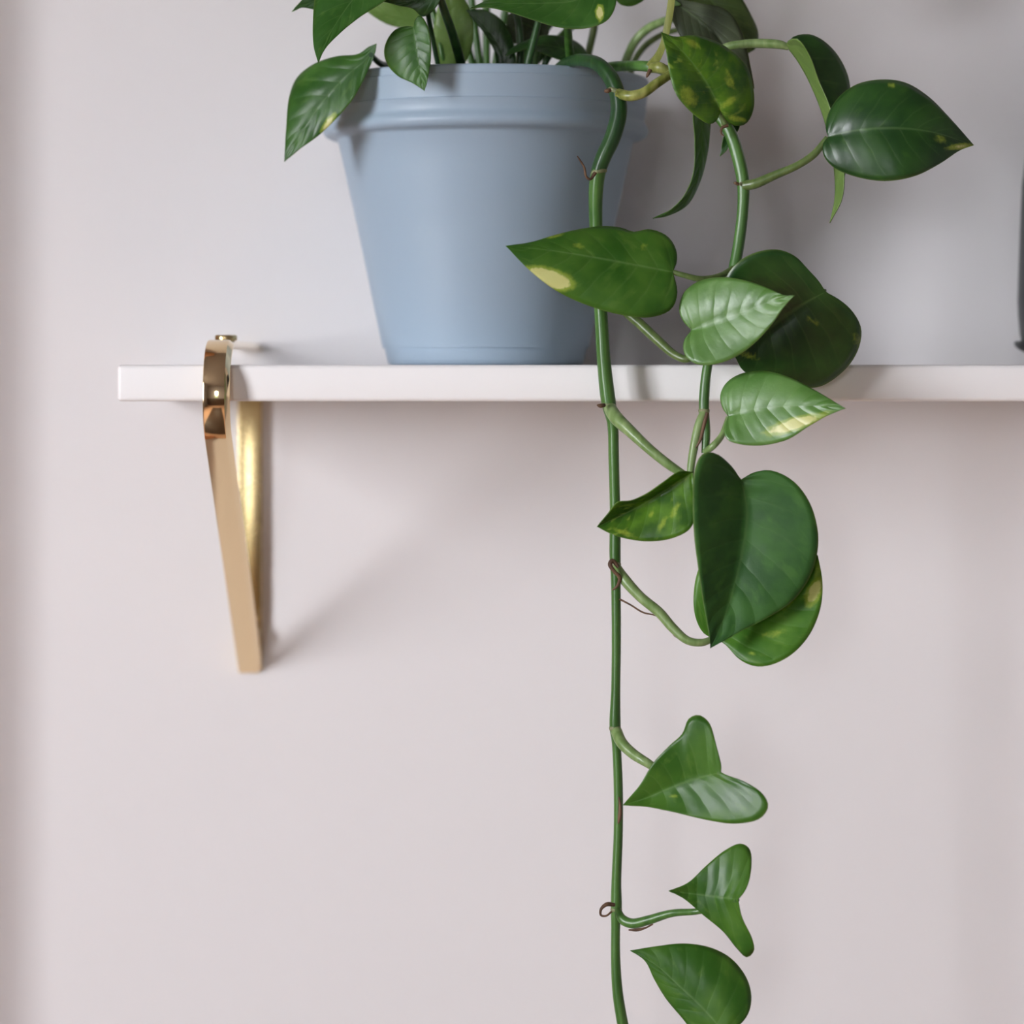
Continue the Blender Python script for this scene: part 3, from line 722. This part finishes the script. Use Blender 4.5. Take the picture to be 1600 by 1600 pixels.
leaf([(790, 125), (785, 85), (765, 50), (728, 15)], [(776, 110), (772, 80), (755, 50), (738, 30)], [(803, 110), (803, 70), (790, 38), (760, 16)], .040, plant, DARK, bulge=.05, mpow=1.0)
leaf([(850, 62), (835, 45), (815, 35), (793, 25)], [(840, 72), (815, 72), (798, 62), (792, 42)], [(858, 50), (848, 30), (825, 18), (803, 16)], .055, plant, GREYU, bulge=.05, mpow=1.0)
leaf([(921, 92), (890, 80), (850, 70), (815, 74), (789, 87)], [(910, 72), (885, 58), (850, 55), (820, 64), (800, 74)], [(905, 98), (880, 95), (850, 84), (825, 76), (805, 82)],
     .038, plant, DARK, yb=.01, yt=-.01, yl=.006, yr=-.006, bulge=.04, mpow=1.0)
leaf([(950, -30), (900, 0), (850, 5), (790, 6), (733, 13)],
     [(925, -55), (870, -50), (810, -25), (765, -2)],
     [(962, -15), (962, 8), (950, 30), (925, 42), (895, 45), (865, 41), (830, 30), (790, 17), (758, 11)],
     -.020, plant, MID, yb=.004, yt=-.012, yl=.012, yr=-.010, bulge=.08, blotch=[(937, 20, 5, 10, 0, .9)], label='broad leaf with one cream spot above the pot')
leaf([(1015, -30), (995, -15), (975, -2), (958, -5)], [(1000, -40), (975, -30), (958, -18)], [(1010, -5), (990, 9), (972, 8)], .03, plant, FRESH, bulge=.05, mpow=1.0)
pet(plant, [(728, 140, .05, 8), (719, 95, .032, 7.5), (706, 50, .018, 7), (692, 10, .006, 6.5), (680, -30, -.002, 6)], M_stem_dark)
pet(plant, [(700, 125, .05, 5), (690, 80, .045, 5), (680, 30, .05, 5), (670, 0, .05, 5)], M_stem)
pet(plant, [(690, 130, .04, 4), (682, 90, .035, 4), (674, 50, .03, 4), (668, 20, .02, 4)], M_stem_dark)
pet(plant, [(820, 125, .03, 6), (826, 95, .03, 6.5), (835, 60, .03, 6), (842, 30, .03, 5)], M_stem_dark)
pet(plant, [(806, 125, .045, 6), (812, 95, .045, 6), (812, 50, .045, 6), (805, 10, .045, 5)], M_stem_dark)
pet(plant, [(832, 125, .07, 5), (838, 90, .07, 5), (850, 50, .07, 5), (860, 20, .07, 5)], M_stem)
pet(plant, [(850, 125, .06, 4), (852, 98, .05, 5), (868, 80, .055, 5), (890, 80, .053, 5), (921, 92, .050, 4)], M_stem_dark)
pet(plant, [(897, 135, .05, 7), (891, 90, .032, 7), (888, 55, .012, 6.5), (890, 25, -.008, 6), (915, -8, -.014, 5), (950, -30, -.016, 4)], M_stem)
pet(plant, [(912, 125, .08, 6), (918, 90, .08, 6), (927, 50, .08, 6), (934, 10, .08, 6), (950, -40, .08, 5)], M_petd)
pet(plant, [(968, 125, .08, 7), (978, 95, .08, 7), (992, 65, .075, 7), (1012, 45, .07, 7), (1040, 32, .06, 6.5), (1075, 22, .045, 6), (1090, 0, .036, 5)], M_pet)
pet(plant, [(982, 125, .09, 5), (993, 92, .09, 5), (1010, 70, .085, 5), (1035, 54, .08, 4.5), (1060, 46, .07, 4)], M_petd)
# a few more leaves of the crown above the frame
for i, (x, y, Y, a, s) in enumerate([(640, -170, .08, 200, 1.0), (760, -150, .03, 160, 1.1), (840, -220, .10, 100, 1.0), (1000, -150, .06, 30, 1.0), (1160, -120, .09, 20, 1.1), (920, -330, .09, 70, .9), (700, -310, .10, 130, .9), (1070, -260, .08, 45, .9)]):
    c, sn = math.cos(math.radians(a)), -math.sin(math.radians(a))
    def tr(u, v): return (x + s * (u * c - v * sn), y + s * (u * sn + v * c))
    leaf([tr(0, 0), tr(60, 0), tr(130, 0), tr(190, 0)], [tr(-14, 22), tr(0, 55), tr(50, 72), tr(110, 50), tr(160, 18)], [tr(-14, -22), tr(0, -55), tr(50, -72), tr(110, -50), tr(160, -18)],
         Y, plant, (MID, FRESH, DARK)[i % 3], yb=.0, yt=-.015, yl=.012, yr=-.012, bulge=.08)
    pet(plant, [(760 + (x - 760) * .12, 125, .09, 6), (760 + (x - 760) * .45, 20 + y * .15, .09, 6), (760 + (x - 760) * .85, y * .7, (.09 + Y) / 2, 6), (x, y, Y, 4)], M_stem)
